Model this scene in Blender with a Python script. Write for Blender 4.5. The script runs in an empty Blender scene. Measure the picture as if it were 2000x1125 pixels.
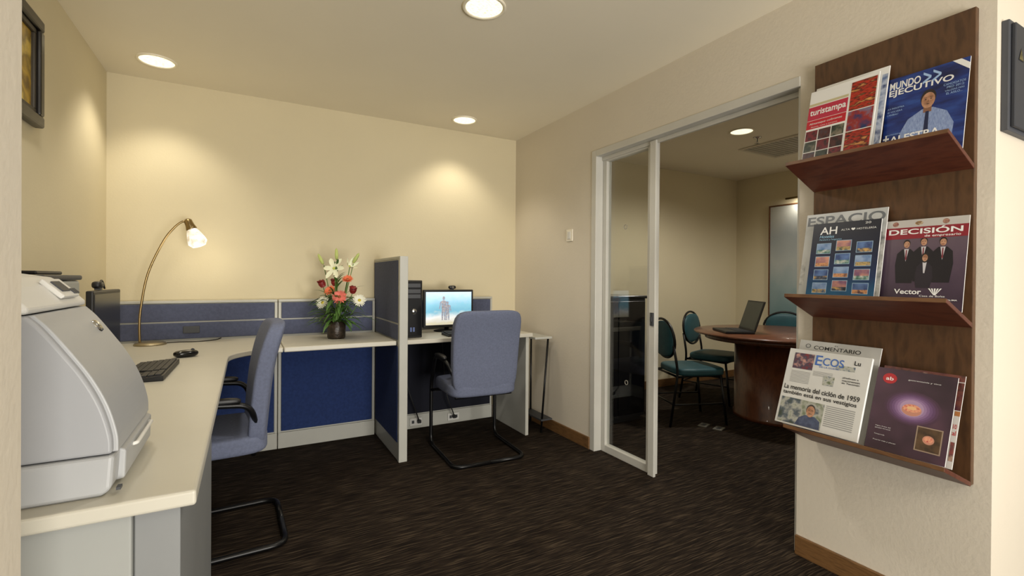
import bpy, bmesh, math, random
from mathutils import Vector, Matrix
random.seed(7)
scene=bpy.context.scene
COL=scene.collection
try:
    scene.view_settings.view_transform='Standard'
except Exception: pass

# ---------------------------------------------------------------- materials
def lin(c):
    return tuple(((x/255)/12.92 if x/255<=.04045 else (((x/255)+.055)/1.055)**2.4) for x in c)
MC={}
def M(name,col,rough=.6,metal=0.0,var=.06,scale=6,bump=0.0,bscale=150,emit=0,stretch=None,spec=None,coat=0):
    if name in MC: return MC[name]
    m=bpy.data.materials.new(name); m.use_nodes=True
    nt=m.node_tree; b=nt.nodes['Principled BSDF']
    c=lin(col)
    tc=nt.nodes.new('ShaderNodeTexCoord'); mp=nt.nodes.new('ShaderNodeMapping')
    nt.links.new(tc.outputs['Object'],mp.inputs['Vector'])
    if stretch: mp.inputs['Scale'].default_value=stretch
    n=nt.nodes.new('ShaderNodeTexNoise'); n.inputs['Scale'].default_value=scale; n.inputs['Detail'].default_value=4
    nt.links.new(mp.outputs['Vector'],n.inputs['Vector'])
    r=nt.nodes.new('ShaderNodeValToRGB')
    r.color_ramp.elements[0].position=.3; r.color_ramp.elements[1].position=.7
    r.color_ramp.elements[0].color=tuple(max(0,x*(1-var)) for x in c)+(1,)
    r.color_ramp.elements[1].color=tuple(min(1,x*(1+var)) for x in c)+(1,)
    nt.links.new(n.outputs['Fac'],r.inputs['Fac'])
    nt.links.new(r.outputs['Color'],b.inputs['Base Color'])
    b.inputs['Roughness'].default_value=rough; b.inputs['Metallic'].default_value=metal
    if spec is not None: b.inputs['Specular IOR Level'].default_value=spec
    if coat: b.inputs['Coat Weight'].default_value=coat
    if emit:
        nt.links.new(r.outputs['Color'],b.inputs['Emission Color']); b.inputs['Emission Strength'].default_value=emit
    if bump:
        n2=nt.nodes.new('ShaderNodeTexNoise'); n2.inputs['Scale'].default_value=bscale; n2.inputs['Detail'].default_value=3
        nt.links.new(mp.outputs['Vector'],n2.inputs['Vector'])
        bp=nt.nodes.new('ShaderNodeBump'); bp.inputs['Strength'].default_value=bump; bp.inputs['Distance'].default_value=.004
        nt.links.new(n2.outputs['Fac'],bp.inputs['Height']); nt.links.new(bp.outputs['Normal'],b.inputs['Normal'])
    MC[name]=m; return m

def photo(name,cols,scale=12,stretch=None,emit=0,rough=.35,detail=5,axis=None,coord='Object'):
    """printed picture: several colours blended by noise (or along an axis)"""
    if name in MC: return MC[name]
    m=bpy.data.materials.new(name); m.use_nodes=True
    nt=m.node_tree; b=nt.nodes['Principled BSDF']
    tc=nt.nodes.new('ShaderNodeTexCoord'); mp=nt.nodes.new('ShaderNodeMapping')
    nt.links.new(tc.outputs['Generated' if axis is not None else coord],mp.inputs['Vector'])
    if stretch: mp.inputs['Scale'].default_value=stretch
    n=nt.nodes.new('ShaderNodeTexNoise'); n.inputs['Scale'].default_value=scale; n.inputs['Detail'].default_value=detail
    nt.links.new(mp.outputs['Vector'],n.inputs['Vector'])
    r=nt.nodes.new('ShaderNodeValToRGB')
    k=len(cols)
    lo,hi=(.32,.68) if axis is None else (.05,.95)
    while len(r.color_ramp.elements)<k: r.color_ramp.elements.new(.5)
    for i,c in enumerate(cols):
        r.color_ramp.elements[i].position=lo+(hi-lo)*i/(k-1)
        r.color_ramp.elements[i].color=lin(c)+(1,)
    if axis is None:
        nt.links.new(n.outputs['Fac'],r.inputs['Fac'])
    else:
        sx=nt.nodes.new('ShaderNodeSeparateXYZ'); nt.links.new(tc.outputs['Generated'],sx.inputs[0])
        ma=nt.nodes.new('ShaderNodeMath'); ma.operation='MULTIPLY_ADD'; ma.inputs[1].default_value=.25; 
        nt.links.new(n.outputs['Fac'],ma.inputs[0]); nt.links.new(sx.outputs[axis],ma.inputs[2])
        ms=nt.nodes.new('ShaderNodeMath'); ms.operation='SUBTRACT'; ms.inputs[1].default_value=.125
        nt.links.new(ma.outputs[0],ms.inputs[0]); nt.links.new(ms.outputs[0],r.inputs['Fac'])
    nt.links.new(r.outputs['Color'],b.inputs['Base Color']); b.inputs['Roughness'].default_value=rough
    if emit:
        nt.links.new(r.outputs['Color'],b.inputs['Emission Color']); b.inputs['Emission Strength'].default_value=emit
    MC[name]=m; return m

def wood(name,c1,c2,rough=.35,stretch=(2,2,20),scale=3,coat=.1):
    m=photo(name,[c1,c2,c1],scale=scale,stretch=stretch,rough=rough)
    m.node_tree.nodes['Principled BSDF'].inputs['Coat Weight'].default_value=coat
    return m

def carpet():
    m=bpy.data.materials.new('carpet_brown'); m.use_nodes=True
    nt=m.node_tree; b=nt.nodes['Principled BSDF']
    tc=nt.nodes.new('ShaderNodeTexCoord'); mp=nt.nodes.new('ShaderNodeMapping')
    mp.inputs['Scale'].default_value=(7,145,7)
    nw=nt.nodes.new('ShaderNodeTexNoise'); nw.inputs['Scale'].default_value=10; nw.inputs['Detail'].default_value=2
    nt.links.new(tc.outputs['Object'],nw.inputs['Vector'])
    va=nt.nodes.new('ShaderNodeVectorMath'); va.operation='MULTIPLY_ADD'; va.inputs[1].default_value=(0,.014,0)
    nt.links.new(nw.outputs['Color'],va.inputs[0]); nt.links.new(tc.outputs['Object'],va.inputs[2])
    nt.links.new(va.outputs[0],mp.inputs['Vector'])
    n=nt.nodes.new('ShaderNodeTexNoise'); n.inputs['Scale'].default_value=1.0; n.inputs['Detail'].default_value=3; n.inputs['Roughness'].default_value=.55
    nt.links.new(mp.outputs['Vector'],n.inputs['Vector'])
    r=nt.nodes.new('ShaderNodeValToRGB')
    e=r.color_ramp.elements; e[0].position=.38; e[0].color=lin((24,19,16))+(1,); e[1].position=.68; e[1].color=lin((78,67,54))+(1,)
    x=e.new(.53); x.color=lin((43,35,28))+(1,)
    nt.links.new(n.outputs['Fac'],r.inputs['Fac']); nt.links.new(r.outputs['Color'],b.inputs['Base Color'])
    b.inputs['Roughness'].default_value=.95; b.inputs['Specular IOR Level'].default_value=.1
    bp=nt.nodes.new('ShaderNodeBump'); bp.inputs['Strength'].default_value=.6; bp.inputs['Distance'].default_value=.004
    nt.links.new(n.outputs['Fac'],bp.inputs['Height']); nt.links.new(bp.outputs['Normal'],b.inputs['Normal'])
    return m

def glass_mat():
    m=bpy.data.materials.new('clear_glass'); m.use_nodes=True
    nt=m.node_tree; nt.nodes.clear()
    o=nt.nodes.new('ShaderNodeOutputMaterial'); mx=nt.nodes.new('ShaderNodeMixShader')
    t=nt.nodes.new('ShaderNodeBsdfTransparent'); t.inputs[0].default_value=(.95,.96,.95,1)
    g=nt.nodes.new('ShaderNodeBsdfGlossy'); g.inputs['Roughness'].default_value=.01
    f=nt.nodes.new('ShaderNodeFresnel')
    geo=nt.nodes.new('ShaderNodeNewGeometry'); ma=nt.nodes.new('ShaderNodeMath'); ma.operation='MULTIPLY_ADD'
    ma.inputs[1].default_value=(1/1.5-1.5); ma.inputs[2].default_value=1.5
    nt.links.new(geo.outputs['Backfacing'],ma.inputs[0]); nt.links.new(ma.outputs[0],f.inputs['IOR'])
    nt.links.new(f.outputs[0],mx.inputs[0]); nt.links.new(t.outputs[0],mx.inputs[1]); nt.links.new(g.outputs[0],mx.inputs[2]); nt.links.new(mx.outputs[0],o.inputs[0])
    return m

# ---------------------------------------------------------------- mesh helpers
def box(bm,x0,x1,y0,y1,z0,z1,mi=0):
    vs=[bm.verts.new(p) for p in [(x0,y0,z0),(x1,y0,z0),(x1,y1,z0),(x0,y1,z0),(x0,y0,z1),(x1,y0,z1),(x1,y1,z1),(x0,y1,z1)]]
    for f in [(0,3,2,1),(4,5,6,7),(0,1,5,4),(1,2,6,5),(2,3,7,6),(3,0,4,7)]:
        fc=bm.faces.new([vs[i] for i in f]); fc.material_index=mi
    return vs
def prism(bm,poly,axis,a,b,mi=0):
    def mk(p,t):
        return {'y':(p[0],t,p[1]),'z':(p[0],p[1],t),'x':(t,p[0],p[1])}[axis]
    A=[bm.verts.new(mk(p,a)) for p in poly]; B=[bm.verts.new(mk(p,b)) for p in poly]
    n=len(poly)
    fs=[bm.faces.new(A),bm.faces.new(B[::-1])]
    for i in range(n):
        fs.append(bm.faces.new([A[i],B[i],B[(i+1)%n],A[(i+1)%n]]))
    for f in fs: f.material_index=mi
def catmull(pts,n=8):
    P=[Vector(p) for p in pts]; out=[]
    P=[P[0]*2-P[1]]+P+[P[-1]*2-P[-2]]
    for i in range(1,len(P)-2):
        for k in range(n):
            t=k/n
            a,b,c,d=P[i-1],P[i],P[i+1],P[i+2]
            out.append(.5*((2*b)+(-a+c)*t+(2*a-5*b+4*c-d)*t*t+(-a+3*b-3*c+d)*t*t*t))
    out.append(P[-2]); return out
def fillet(pts,r=.05,n=6,closed=False):
    P=[Vector(p) for p in pts]; out=[]; N=len(P)
    for i in range(N):
        if not closed and (i==0 or i==N-1): out.append(P[i]); continue
        a,b,c=P[(i-1)%N],P[i],P[(i+1)%N]
        d1=(a-b); d2=(c-b); rr=min(r,d1.length*.45,d2.length*.45)
        s=b+d1.normalized()*rr; e=b+d2.normalized()*rr
        for k in range(n+1):
            t=k/n; out.append(s*(1-t)**2+b*2*t*(1-t)+e*t*t)
    return out
def tube(bm,pts,r,seg=10,mi=0,closed=False,flat=1.0):
    P=[Vector(p) for p in pts]; N=len(P)
    rs=r if isinstance(r,(list,tuple)) else [r]*N
    rings=[]; prev=None
    for i in range(N):
        if closed: t=(P[(i+1)%N]-P[i-1]).normalized()
        elif i==0: t=(P[1]-P[0]).normalized()
        elif i==N-1: t=(P[-1]-P[-2]).normalized()
        else: t=(P[i+1]-P[i-1]).normalized()
        if prev is None:
            u=t.cross(Vector((0,0,1)))
            if u.length<.1: u=t.cross(Vector((0,1,0)))
            u.normalize()
        else:
            u=prev-t*prev.dot(t); u.normalize()
        prev=u; w=t.cross(u)
        rings.append([bm.verts.new(P[i]+u*math.cos(2*math.pi*k/seg)*rs[i]+w*math.sin(2*math.pi*k/seg)*rs[i]*flat) for k in range(seg)])
    for i in range(N if closed else N-1):
        A=rings[i];B=rings[(i+1)%N]
        for k in range(seg):
            f=bm.faces.new([A[k],A[(k+1)%seg],B[(k+1)%seg],B[k]]); f.material_index=mi; f.smooth=True
    if not closed:
        f=bm.faces.new(rings[0][::-1]); f.material_index=mi
        f=bm.faces.new(rings[-1]); f.material_index=mi
def lathe(bm,prof,c=(0,0,0),seg=40,mi=0,Mx=None,smooth=True):
    rings=[]
    Mx=Mx or Matrix.Translation(c)
    for r,z in prof:
        if r<1e-6: rings.append([bm.verts.new(Mx@Vector((0,0,z)))])
        else: rings.append([bm.verts.new(Mx@Vector((r*math.cos(2*math.pi*k/seg),r*math.sin(2*math.pi*k/seg),z))) for k in range(seg)])
    for A,B in zip(rings,rings[1:]):
        for k in range(seg):
            k2=(k+1)%seg
            if len(A)==1 and len(B)==1: break
            if len(A)==1: vs=[A[0],B[k],B[k2]]
            elif len(B)==1: vs=[A[k],A[k2],B[0]]
            else: vs=[A[k],A[k2],B[k2],B[k]]
            f=bm.faces.new(vs); f.material_index=mi; f.smooth=smooth
def cyl(bm,p0,p1,r,seg=20,mi=0): tube(bm,[p0,p1],r,seg,mi)
def roundbox(bm,size,n=6,center=(0,0,0),cuts=9,deform=None,mi=0):
    g=bmesh.new(); bmesh.ops.create_cube(g,size=2.0)
    bmesh.ops.subdivide_edges(g,edges=g.edges[:],cuts=cuts,use_grid_fill=True)
    mp={}
    for v in g.verts:
        p=v.co; s=(abs(p.x)**n+abs(p.y)**n+abs(p.z)**n)**(1/n); q=p/s
        q=Vector((q.x*size[0]/2,q.y*size[1]/2,q.z*size[2]/2))
        if deform: q=deform(q)
        mp[v]=bm.verts.new(q+Vector(center))
    for f in g.faces:
        nf=bm.faces.new([mp[v] for v in f.verts]); nf.smooth=True; nf.material_index=mi
    g.free()

def put(name,bm,mats,parent=None,world=False,bevel=0,bseg=2,label=None,normals=True):
    if world and parent is not None:
        root=parent
        while root.parent: root=root.parent
        bmesh.ops.translate(bm,verts=bm.verts[:],vec=-root.location)
    if normals: bmesh.ops.recalc_face_normals(bm,faces=bm.faces[:])
    me=bpy.data.meshes.new(name); bm.to_mesh(me); bm.free()
    for m in (mats if isinstance(mats,(list,tuple)) else [mats]): me.materials.append(m)
    o=bpy.data.objects.new(name,me); COL.objects.link(o)
    if parent is not None: o.parent=parent
    if bevel:
        md=o.modifiers.new('Bevel','BEVEL'); md.width=bevel; md.segments=bseg; md.limit_method='ANGLE'; md.angle_limit=math.radians(40)
    if label: o['label']=label
    return o
def thing(name,loc,label,cat,rot=0,group=None):
    e=bpy.data.objects.new(name,None); e.location=loc; e.rotation_euler=(0,0,rot); e.empty_display_size=.1
    COL.objects.link(e); e['label']=label; e['category']=cat
    if group: e['group']=group
    return e
def tag(o,label,cat,group=None):
    o['label']=label;o['category']=cat
    if group:o['group']=group
    return o
def struct(o):
    o['kind']='structure'; return o
def NB(): return bmesh.new()

# ---------------------------------------------------------------- palette
m_wall=M('wall_paint_cream',(214,203,172),.85,var=.02,scale=2,bump=.12,bscale=90)
m_wallr=M('wall_paint_offwhite',(214,205,188),.85,var=.02,scale=2,bump=.2,bscale=70)
m_ceil=M('ceiling_paint',(232,224,204),.9,var=.015,scale=2)
m_ceil2=M('vent_frame_paint',(214,207,190),.9,var=.015,scale=2)
m_carpet=carpet()
m_base=wood('baseboard_wood',(96,68,38),(122,88,52),.5,stretch=(4,4,40))
m_alu=M('white_aluminium',(200,198,190),.4,.0,var=.03)
m_glass=glass_mat()
m_desk=M('laminate_warm_grey',(200,196,182),.38,var=.02,scale=5,spec=.5)
m_deskedge=M('desk_edge_band',(186,185,176),.45,var=.02)
m_ped=M('pedestal_grey',(160,162,158),.5,var=.03)
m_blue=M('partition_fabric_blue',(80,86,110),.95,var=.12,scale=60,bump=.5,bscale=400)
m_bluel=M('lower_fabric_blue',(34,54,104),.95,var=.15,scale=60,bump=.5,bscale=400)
m_pframe=M('partition_frame_grey',(182,182,174),.45,var=.03)
m_chair=M('chair_fabric_slate_blue',(104,111,134),.95,var=.10,scale=90,bump=.5,bscale=500)
m_black=M('black_plastic',(22,22,24),.45,var=.1)
m_blackm=M('black_metal_tube',(16,16,17),.35,metal=.3,var=.1)
m_blackg=M('black_gloss',(12,12,14),.15,var=.1)
m_brass=M('antique_brass',(150,130,92),.3,metal=1,var=.1)
m_chrome=M('chrome',(200,200,200),.15,metal=1,var=.03)
m_rack=wood('rack_walnut_board',(68,45,26),(88,60,36),.45,stretch=(6,6,1.5),scale=6)
m_shelf=wood('rack_shelf_mahogany',(72,34,23),(90,46,30),.45,stretch=(6,1.5,6),scale=6,coat=0)
m_shedge=wood('rack_shelf_edge',(92,60,36),(112,78,48),.5,stretch=(6,1.5,6),scale=6)
m_table=wood('table_mahogany',(84,48,32),(108,64,42),.32,stretch=(3,8,3),scale=3,coat=.25)
m_teal=M('teal_vinyl',(38,80,88),.5,var=.1,scale=20)
m_white=M('paper_white',(228,228,226),.6,var=.02)
m_print=M('printer_grey',(166,168,170),.4,var=.03)
m_printw=M('printer_white',(214,213,208),.4,var=.02)
m_dark=M('dark_grey_plastic',(58,60,64),.5,var=.05)

H=2.449; XR=2.121; YB=3.761; XL=-.758; XF=5.36; YS=3.86; YW=.592

# ---------------------------------------------------------------- room
bm=NB(); box(bm,-3,6,-3.2,4.1,-.1,0); struct(put('floor',bm,m_carpet))
bm=NB(); box(bm,-3,6,-3.2,4.1,H,H+.1); struct(put('ceiling',bm,m_ceil))
bm=NB(); box(bm,XL-.12,XR,YB,YB+.12,0,H); struct(put('wall_back',bm,m_wall))
bm=NB(); box(bm,XL-.12,XL,.828,YB,0,H); struct(put('wall_left',bm,m_wall))
bm=NB(); box(bm,-3,-.25,.65,.828,0,H); struct(put('wall_entry',bm,m_wallr))
bm=NB()
box(bm,XR,XR+.12,YW+.12,1.22,0,H); box(bm,XR,XR+.12,2.66,YS,0,H); box(bm,XR,XR+.12,1.22,2.66,2.095,H)
struct(put('wall_right',bm,m_wallr))
bm=NB(); box(bm,XR,6,YW,YW+.12,0,H); struct(put('wall_front',bm,m_wallr))
bm=NB(); box(bm,XR+.12,XF+.12,YS,YS+.12,0,H); struct(put('wall_side',bm,m_wall))
bm=NB(); box(bm,XF,XF+.12,YW+.12,YS,0,H); struct(put('wall_far',bm,m_wall))
def baseboard(n,*b):
    bm=NB(); box(bm,*b); o=struct(put(n,bm,m_base,bevel=.004))
baseboard('baseboard_right',XR-.014,XR,2.665,YB,0,.085)
baseboard('baseboard_rack',XR-.014,XR,YW,1.22,0,.085)
baseboard('baseboard_front',XR-.014,6,YW-.014,YW,0,.085)
baseboard('baseboard_back',.95,XR-.014,YB-.014,YB,0,.085)
baseboard('baseboard_side',XR+.12,XF,YS-.014,YS,0,.085)
baseboard('baseboard_far',XF-.014,XF,YW+.12,YS-.014,0,.085)

# aluminium opening frame
bm=NB()
box(bm,XR-.006,XR+.13,2.615,2.665,0,2.10)
box(bm,XR-.006,XR+.13,1.22,2.615,2.055,2.10)
box(bm,XR+.045,XR+.055,1.22,2.615,2.03,2.055)
box(bm,XR+.01,XR+.125,1.221,1.235,0,2.055)
struct(put('trim_1',bm,m_alu,bevel=.003))
# fixed glazed panel
bm=NB()
x0,x1=XR+.055,XR+.10
box(bm,x0,x1,2.575,2.613,0,2.055); box(bm,x0,x1,2.13,2.185,0,2.055)
box(bm,x0,x1,2.185,2.575,0,.05); box(bm,x0,x1,2.185,2.575,2.02,2.055)
box(bm,x0-.02,x0-.001,2.10,2.15,0.0,2.05)
w=struct(put('window_1',bm,m_alu,bevel=.003)); 
bm=NB(); box(bm,x0+.02,x0+.026,2.18,2.58,.045,2.025); put('glass_pane',bm,m_glass,w)
bm=NB(); box(bm,x0-.03,x0-.02,2.105,2.13,.92,1.0); box(bm,x0-.036,x0-.03,2.11,2.125,.945,.975); put('door_latch',bm,m_dark,w,bevel=.002)
for (yy,zz) in ((2.40,1.55),(2.38,.52)):
    bm=NB()
    ring=[Vector((x0+.016,yy+.014*math.cos(a*math.pi/8),zz+.014*math.sin(a*math.pi/8))) for a in range(16)]
    tube(bm,ring,.0022,6,closed=True)
    put('glass_marker',bm,M('marker_grey',(150,146,134),.5),w)

# ---------------------------------------------------------------- downlights
m_lens=photo('downlight_reflector_glow',[(206,182,130),(255,244,206),(255,255,250)],scale=60,emit=1.3,stretch=(1,6,1))
m_trim=M('downlight_trim',(236,228,206),.4,var=.02)
def downlight(x,y,r,energy,color,ang=120,glow=True):
    e=thing('recessed_downlight',(x,y,H),'round white recessed ceiling downlight with glowing reflector','ceiling light',group='recessed ceiling downlights')
    bm=NB(); lathe(bm,[(r,0),(r,-.006),(r*.97,-.009),(r*.86,-.007),(r*.85,-.001),(r*.85,0)],seg=48); put('trim_ring',bm,m_trim,e)
    bm=NB(); lathe(bm,[(r*.86,-.003),(r*.6,-.0015),(0,-.001)],seg=48); put('lens',bm,m_lens,e)
    l=bpy.data.lights.new('downlight_lamp','SPOT'); l.energy=energy; l.color=color; l.spot_size=math.radians(ang); l.spot_blend=.6; l.shadow_soft_size=.07
    lo=bpy.data.objects.new('downlight_lamp',l); COL.objects.link(lo); lo.location=(x,y,H-.03)
WARM=(1,.91,.75); NEU=(1,.95,.87)
downlight(-.463,3.42,.10,19,WARM,108)
downlight(.946,1.984,.10,36,NEU,150)
downlight(1.49,3.47,.10,19,WARM,108)
downlight(3.61,2.56,.10,66,NEU,160)
downlight(-.46,1.98,.10,18,NEU,140)
downlight(4.6,1.6,.10,48,NEU,160)  # unseen extra downlight, added to brighten the conference room

def area(name,loc,rot,size,energy,color):
    l=bpy.data.lights.new(name,'AREA'); l.energy=energy; l.size=size; l.color=color
    o=bpy.data.objects.new(name,l); COL.objects.link(o); o.location=loc; o.rotation_euler=rot
area('overhead_fill_light',(.9,-1.3,2.40),(math.radians(25),0,0),1.6,30,(1,.97,.92))  # added soft fill from above and behind the camera, no real fixture
area('upward_fill_light',(.9,-2.6,.6),(math.radians(118),0,0),1.5,175,(1,.95,.87))  # added fill aimed upward from behind the camera to lift ceiling and walls
wd=bpy.data.worlds.new('World'); scene.world=wd; wd.use_nodes=True
wd.node_tree.nodes['Background'].inputs[0].default_value=(1,.94,.85,1); wd.node_tree.nodes['Background'].inputs[1].default_value=.50

# ---------------------------------------------------------------- partitions
TOPZ=1.045
def low_partition(x0,x1,seam=True,label='',outlet=False,under=True):
    y0,y1=3.70,3.757
    e=thing('desk_partition',((x0+x1)/2,y1,0),label,'partition',group='low blue fabric desk partitions')
    bm=NB()
    box(bm,x0,x1,y0+.008,y1,.09,TOPZ-.02)
    put('core',bm,m_pframe,e,world=True)
    bm=NB(); box(bm,x0,x1,y0-.003,y1,TOPZ-.018,TOPZ); put('top_cap',bm,m_pframe,e,world=True,bevel=.004)
    for a in (x0,x1-.018):
        bm=NB(); box(bm,a,a+.018,y0,y0+.01,.0,TOPZ-.018); put('edge_post',bm,m_pframe,e,world=True,bevel=.002)
    bm=NB(); box(bm,x0+.02,x1-.02,y0-.004,y0+.01,.912,TOPZ-.022); put('upper_fabric_panel',bm,m_blue,e,world=True,bevel=.004)
    bm=NB(); box(bm,x0+.02,x1-.02,y0-.004,y0+.01,.80,.902); put('lower_fabric_panel',bm,m_blue,e,world=True,bevel=.004)
    if under:
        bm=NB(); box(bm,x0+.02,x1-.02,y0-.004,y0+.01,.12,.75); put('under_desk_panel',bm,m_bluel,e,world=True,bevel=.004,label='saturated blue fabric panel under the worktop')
    bm=NB(); box(bm,x0,x1,y0-.006,y1,0.0,.11); put('kick_plate',bm,m_pframe,e,world=True,bevel=.003)
    return e
p1=low_partition(-.70,.185,label='long low blue fabric partition behind the corner worktop')
bm=NB(); box(bm,-.36,-.27,3.688,3.70,.835,.88); put('outlet_box',bm,m_dark,p1,world=True,bevel=.003)
low_partition(.19,.855,label='low blue fabric partition behind the flower arrangement')
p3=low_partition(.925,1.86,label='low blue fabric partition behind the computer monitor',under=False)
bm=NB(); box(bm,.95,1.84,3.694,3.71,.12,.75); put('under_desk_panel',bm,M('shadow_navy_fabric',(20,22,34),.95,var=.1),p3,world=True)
for xx in (1.18,1.50):
    e=thing('wall_outlet',(xx,3.69,.055),'small cream electrical outlet plate under the desk','outlet',group='electrical outlets')
    bm=NB(); box(bm,-.05,.05,-.006,.004,-.03,.03); pl=put('plate',bm,m_printw,e,bevel=.002)
    for a in (-.025,.025):
        bm=NB(); box(bm,a-.01,a+.01,-.0075,-.005,-.012,.012); put('socket',bm,m_dark,pl)

# tall divider
e=thing('tall_partition',(.89,3.40,0),'tall blue fabric divider with light grey metal end post between desks','partition')
bm=NB(); box(bm,.862,.918,3.047,3.085,0,1.343); put('end_post',bm,m_pframe,e,world=True,bevel=.004)
bm=NB(); box(bm,.862,.918,3.085,3.757,1.325,1.343); box(bm,.866,.914,3.085,3.757,.0,1.326); put('frame',bm,m_pframe,e,world=True,bevel=.003)
for sx in (.860,.910):
    bm=NB(); box(bm,sx,sx+.01,3.092,3.745,.905,1.318); put('upper_fabric_panel',bm,m_blue,e,world=True,bevel=.003)
    bm=NB(); box(bm,sx,sx+.01,3.092,3.70,.792,.893); put('middle_fabric_panel',bm,m_blue,e,world=True,bevel=.003)
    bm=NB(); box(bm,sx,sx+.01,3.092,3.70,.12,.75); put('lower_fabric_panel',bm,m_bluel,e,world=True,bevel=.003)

# ---------------------------------------------------------------- desks
ZT=.787; TH=.03
arc=[(.165+.25*math.cos(a),2.85+.25*math.sin(a)) for a in [math.pi-i*math.pi/24 for i in range(13)]]
poly=[(-.752,1.10),(-.085,1.10)]+arc+[(.186,3.10),(.186,3.695),(-.752,3.695)]
bm=NB(); prism(bm,poly,'z',ZT-TH,ZT)
tag(put('corner_worktop',bm,m_desk,bevel=.006,bseg=3),'L-shaped light grey laminate corner worktop with curved inner edge','desk')
e=thing('desk_pedestal',(-.43,1.6,0),'grey metal support pedestal under the corner worktop','cabinet')
bm=NB(); box(bm,-.745,-.19,1.135,2.1,.0,ZT-TH-.001); put('body',bm,m_ped,e,world=True,bevel=.004)
bm=NB(); box(bm,-.189,-.115,1.15,2.1,.0,ZT-TH-.001); put('side_panel',bm,M('pedestal_side',(134,136,136),.5,var=.03),e,world=True,bevel=.003)
e=thing('straight_desk',(.52,3.4,0),'straight light grey laminate desk section holding the flower arrangement','desk')
bm=NB(); box(bm,.190,.858,3.10,3.695,ZT-TH,ZT); put('worktop',bm,m_desk,e,world=True,bevel=.006,bseg=3)
bm=NB(); box(bm,.215,.835,3.60,3.69,ZT-TH-.05,ZT-TH-.001); put('support_bracket',bm,m_pframe,e,world=True)
e=thing('computer_desk',(1.4,3.4,0),'light grey laminate desk with end panel holding the computer','desk')
bm=NB(); box(bm,.921,1.91,3.10,3.695,ZT-TH,ZT); put('worktop',bm,m_desk,e,world=True,bevel=.006,bseg=3)
bm=NB(); box(bm,1.865,1.892,3.13,3.69,0,ZT-TH-.001); put('end_panel',bm,m_deskedge,e,world=True,bevel=.003)

# slim stand next to desk
e=thing('metal_stand',(2.0,3.2,0),'slim black metal rod stand with grey top plate beside the desk','stand')
bm=NB(); box(bm,1.93,2.085,3.10,3.42,.735,.752); put('top_plate',bm,m_pframe,e,world=True,bevel=.003)
for a,b in (((2.06,3.12,.735),(2.00,3.12,0.008)),((2.075,3.40,.735),(2.075,3.40,0.008)),((1.945,3.40,.735),(2.0,3.40,0.008))):
    bm=NB(); cyl(bm,a,b,.008); put('leg',bm,m_blackm,e,world=True)
bm=NB(); box(bm,1.99,2.09,3.10,3.42,.10,.112); put('lower_plate',bm,m_dark,e,world=True)

# ---------------------------------------------------------------- office chairs
def office_chair(x,y,rot,label):
    e=thing('office_chair',(x,y,0),label,'chair',rot,group='slate blue cantilever office chairs')
    bm=NB()
    for s in (-1,1):
        p=fillet([(s*.215,-.13,.56),(s*.25,-.10,.65),(s*.255,.14,.67),(s*.25,.26,.45),(s*.25,.26,.014),(s*.25,-.25,.014),(0,-.25,.014)],.07,7)
        tube(bm,p,.0125,10)
    put('cantilever_frame',bm,m_blackm,e)
    bm=NB(); tube(bm,[(-.25,.25,.40),(-.2,.18,.415),(.2,.18,.415),(.25,.25,.40)],.011); tube(bm,[(-.215,-.12,.55),(-.2,-.12,.42),(.2,-.12,.42),(.215,-.12,.55)],.011); tube(bm,[(-.16,-.12,.42),(-.16,.18,.415)],.011);tube(bm,[(.16,-.12,.42),(.16,.18,.415)],.011)
    put('seat_support',bm,m_blackm,e)
    for s in (-1,1):
        bm=NB(); roundbox(bm,(.038,.20,.024),4,(s*.255,.03,.678),5,deform=lambda q:Vector((q.x,q.y,q.z-.4*q.y*q.y))); put('armrest',bm,m_black,e)
    bm=NB()
    def sd(q):
        q=q.copy(); 
        if q.y>.1: q.z-=(q.y-.1)**2*.8
        return q
    roundbox(bm,(.47,.46,.095),6,(0,.05,.465),11,deform=sd); put('seat',bm,m_chair,e)
    bm=NB()
    def bd(q):
        q=q.copy(); t=q.z/.27   # -1..1
        q.x*=1.0+.03*t-.02*t*t
        q.y+= -.030*t -.032*t*t*(1 if t>0 else .2) + .35*q.x*q.x
        return q
    roundbox(bm,(.47,.078,.555),7,(0,-.165,.715),13,deform=bd); put('backrest',bm,m_chair,e)
    return e
office_chair(1.395,3.00,math.radians(-3),'slate blue fabric office chair with black tube base at computer desk')
office_chair(-.10,2.58,math.radians(92),'slate blue fabric office chair with black armrests at corner worktop')

# ---------------------------------------------------------------- computers
def keyboard(x,y,z,rot,w=.44,d=.16,label='black computer keyboard'):
    e=thing('computer_keyboard',(x,y,z),label,'keyboard',rot,group='computer keyboards')
    bm=NB(); prism(bm,[(-d/2,0),(d/2,0),(d/2,.022),(-d/2,.010)],'x',-w/2,w/2); put('case',bm,m_black,e,bevel=.003)
    bm=NB()
    for r in range(6):
        yy=-d/2+.014+r*(d-.02)/6; n=20
        for c in range(n):
            if c in (14,) or (c in (13,15) and r in (2,)): continue
            xx=-w/2+.01+c*(w-.02)/n; zz=.011+.012*(yy+d/2)/d
            box(bm,xx,xx+(w-.02)/n-.003,yy,yy+(d-.02)/6-.004,zz,zz+.006)
    o=put('keys',bm,M('key_plastic',(40,40,42),.5,var=.1),e); o['kind']='stuff'
keyboard(-.365,2.53,ZT,math.radians(-91),label='black computer keyboard on the corner worktop')
keyboard(1.44,3.22,ZT,0,w=.40,d=.14,label='black computer keyboard in front of the flat monitor')
e=thing('computer_mouse',(-.275,2.95,ZT),'black computer mouse on the corner worktop','mouse',math.radians(-70))
bm=NB(); roundbox(bm,(.062,.11,.036),2.6,(0,0,.018),7,deform=lambda q:Vector((q.x,q.y,max(q.z,-.016)))); put('body',bm,m_blackg,e)
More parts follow.
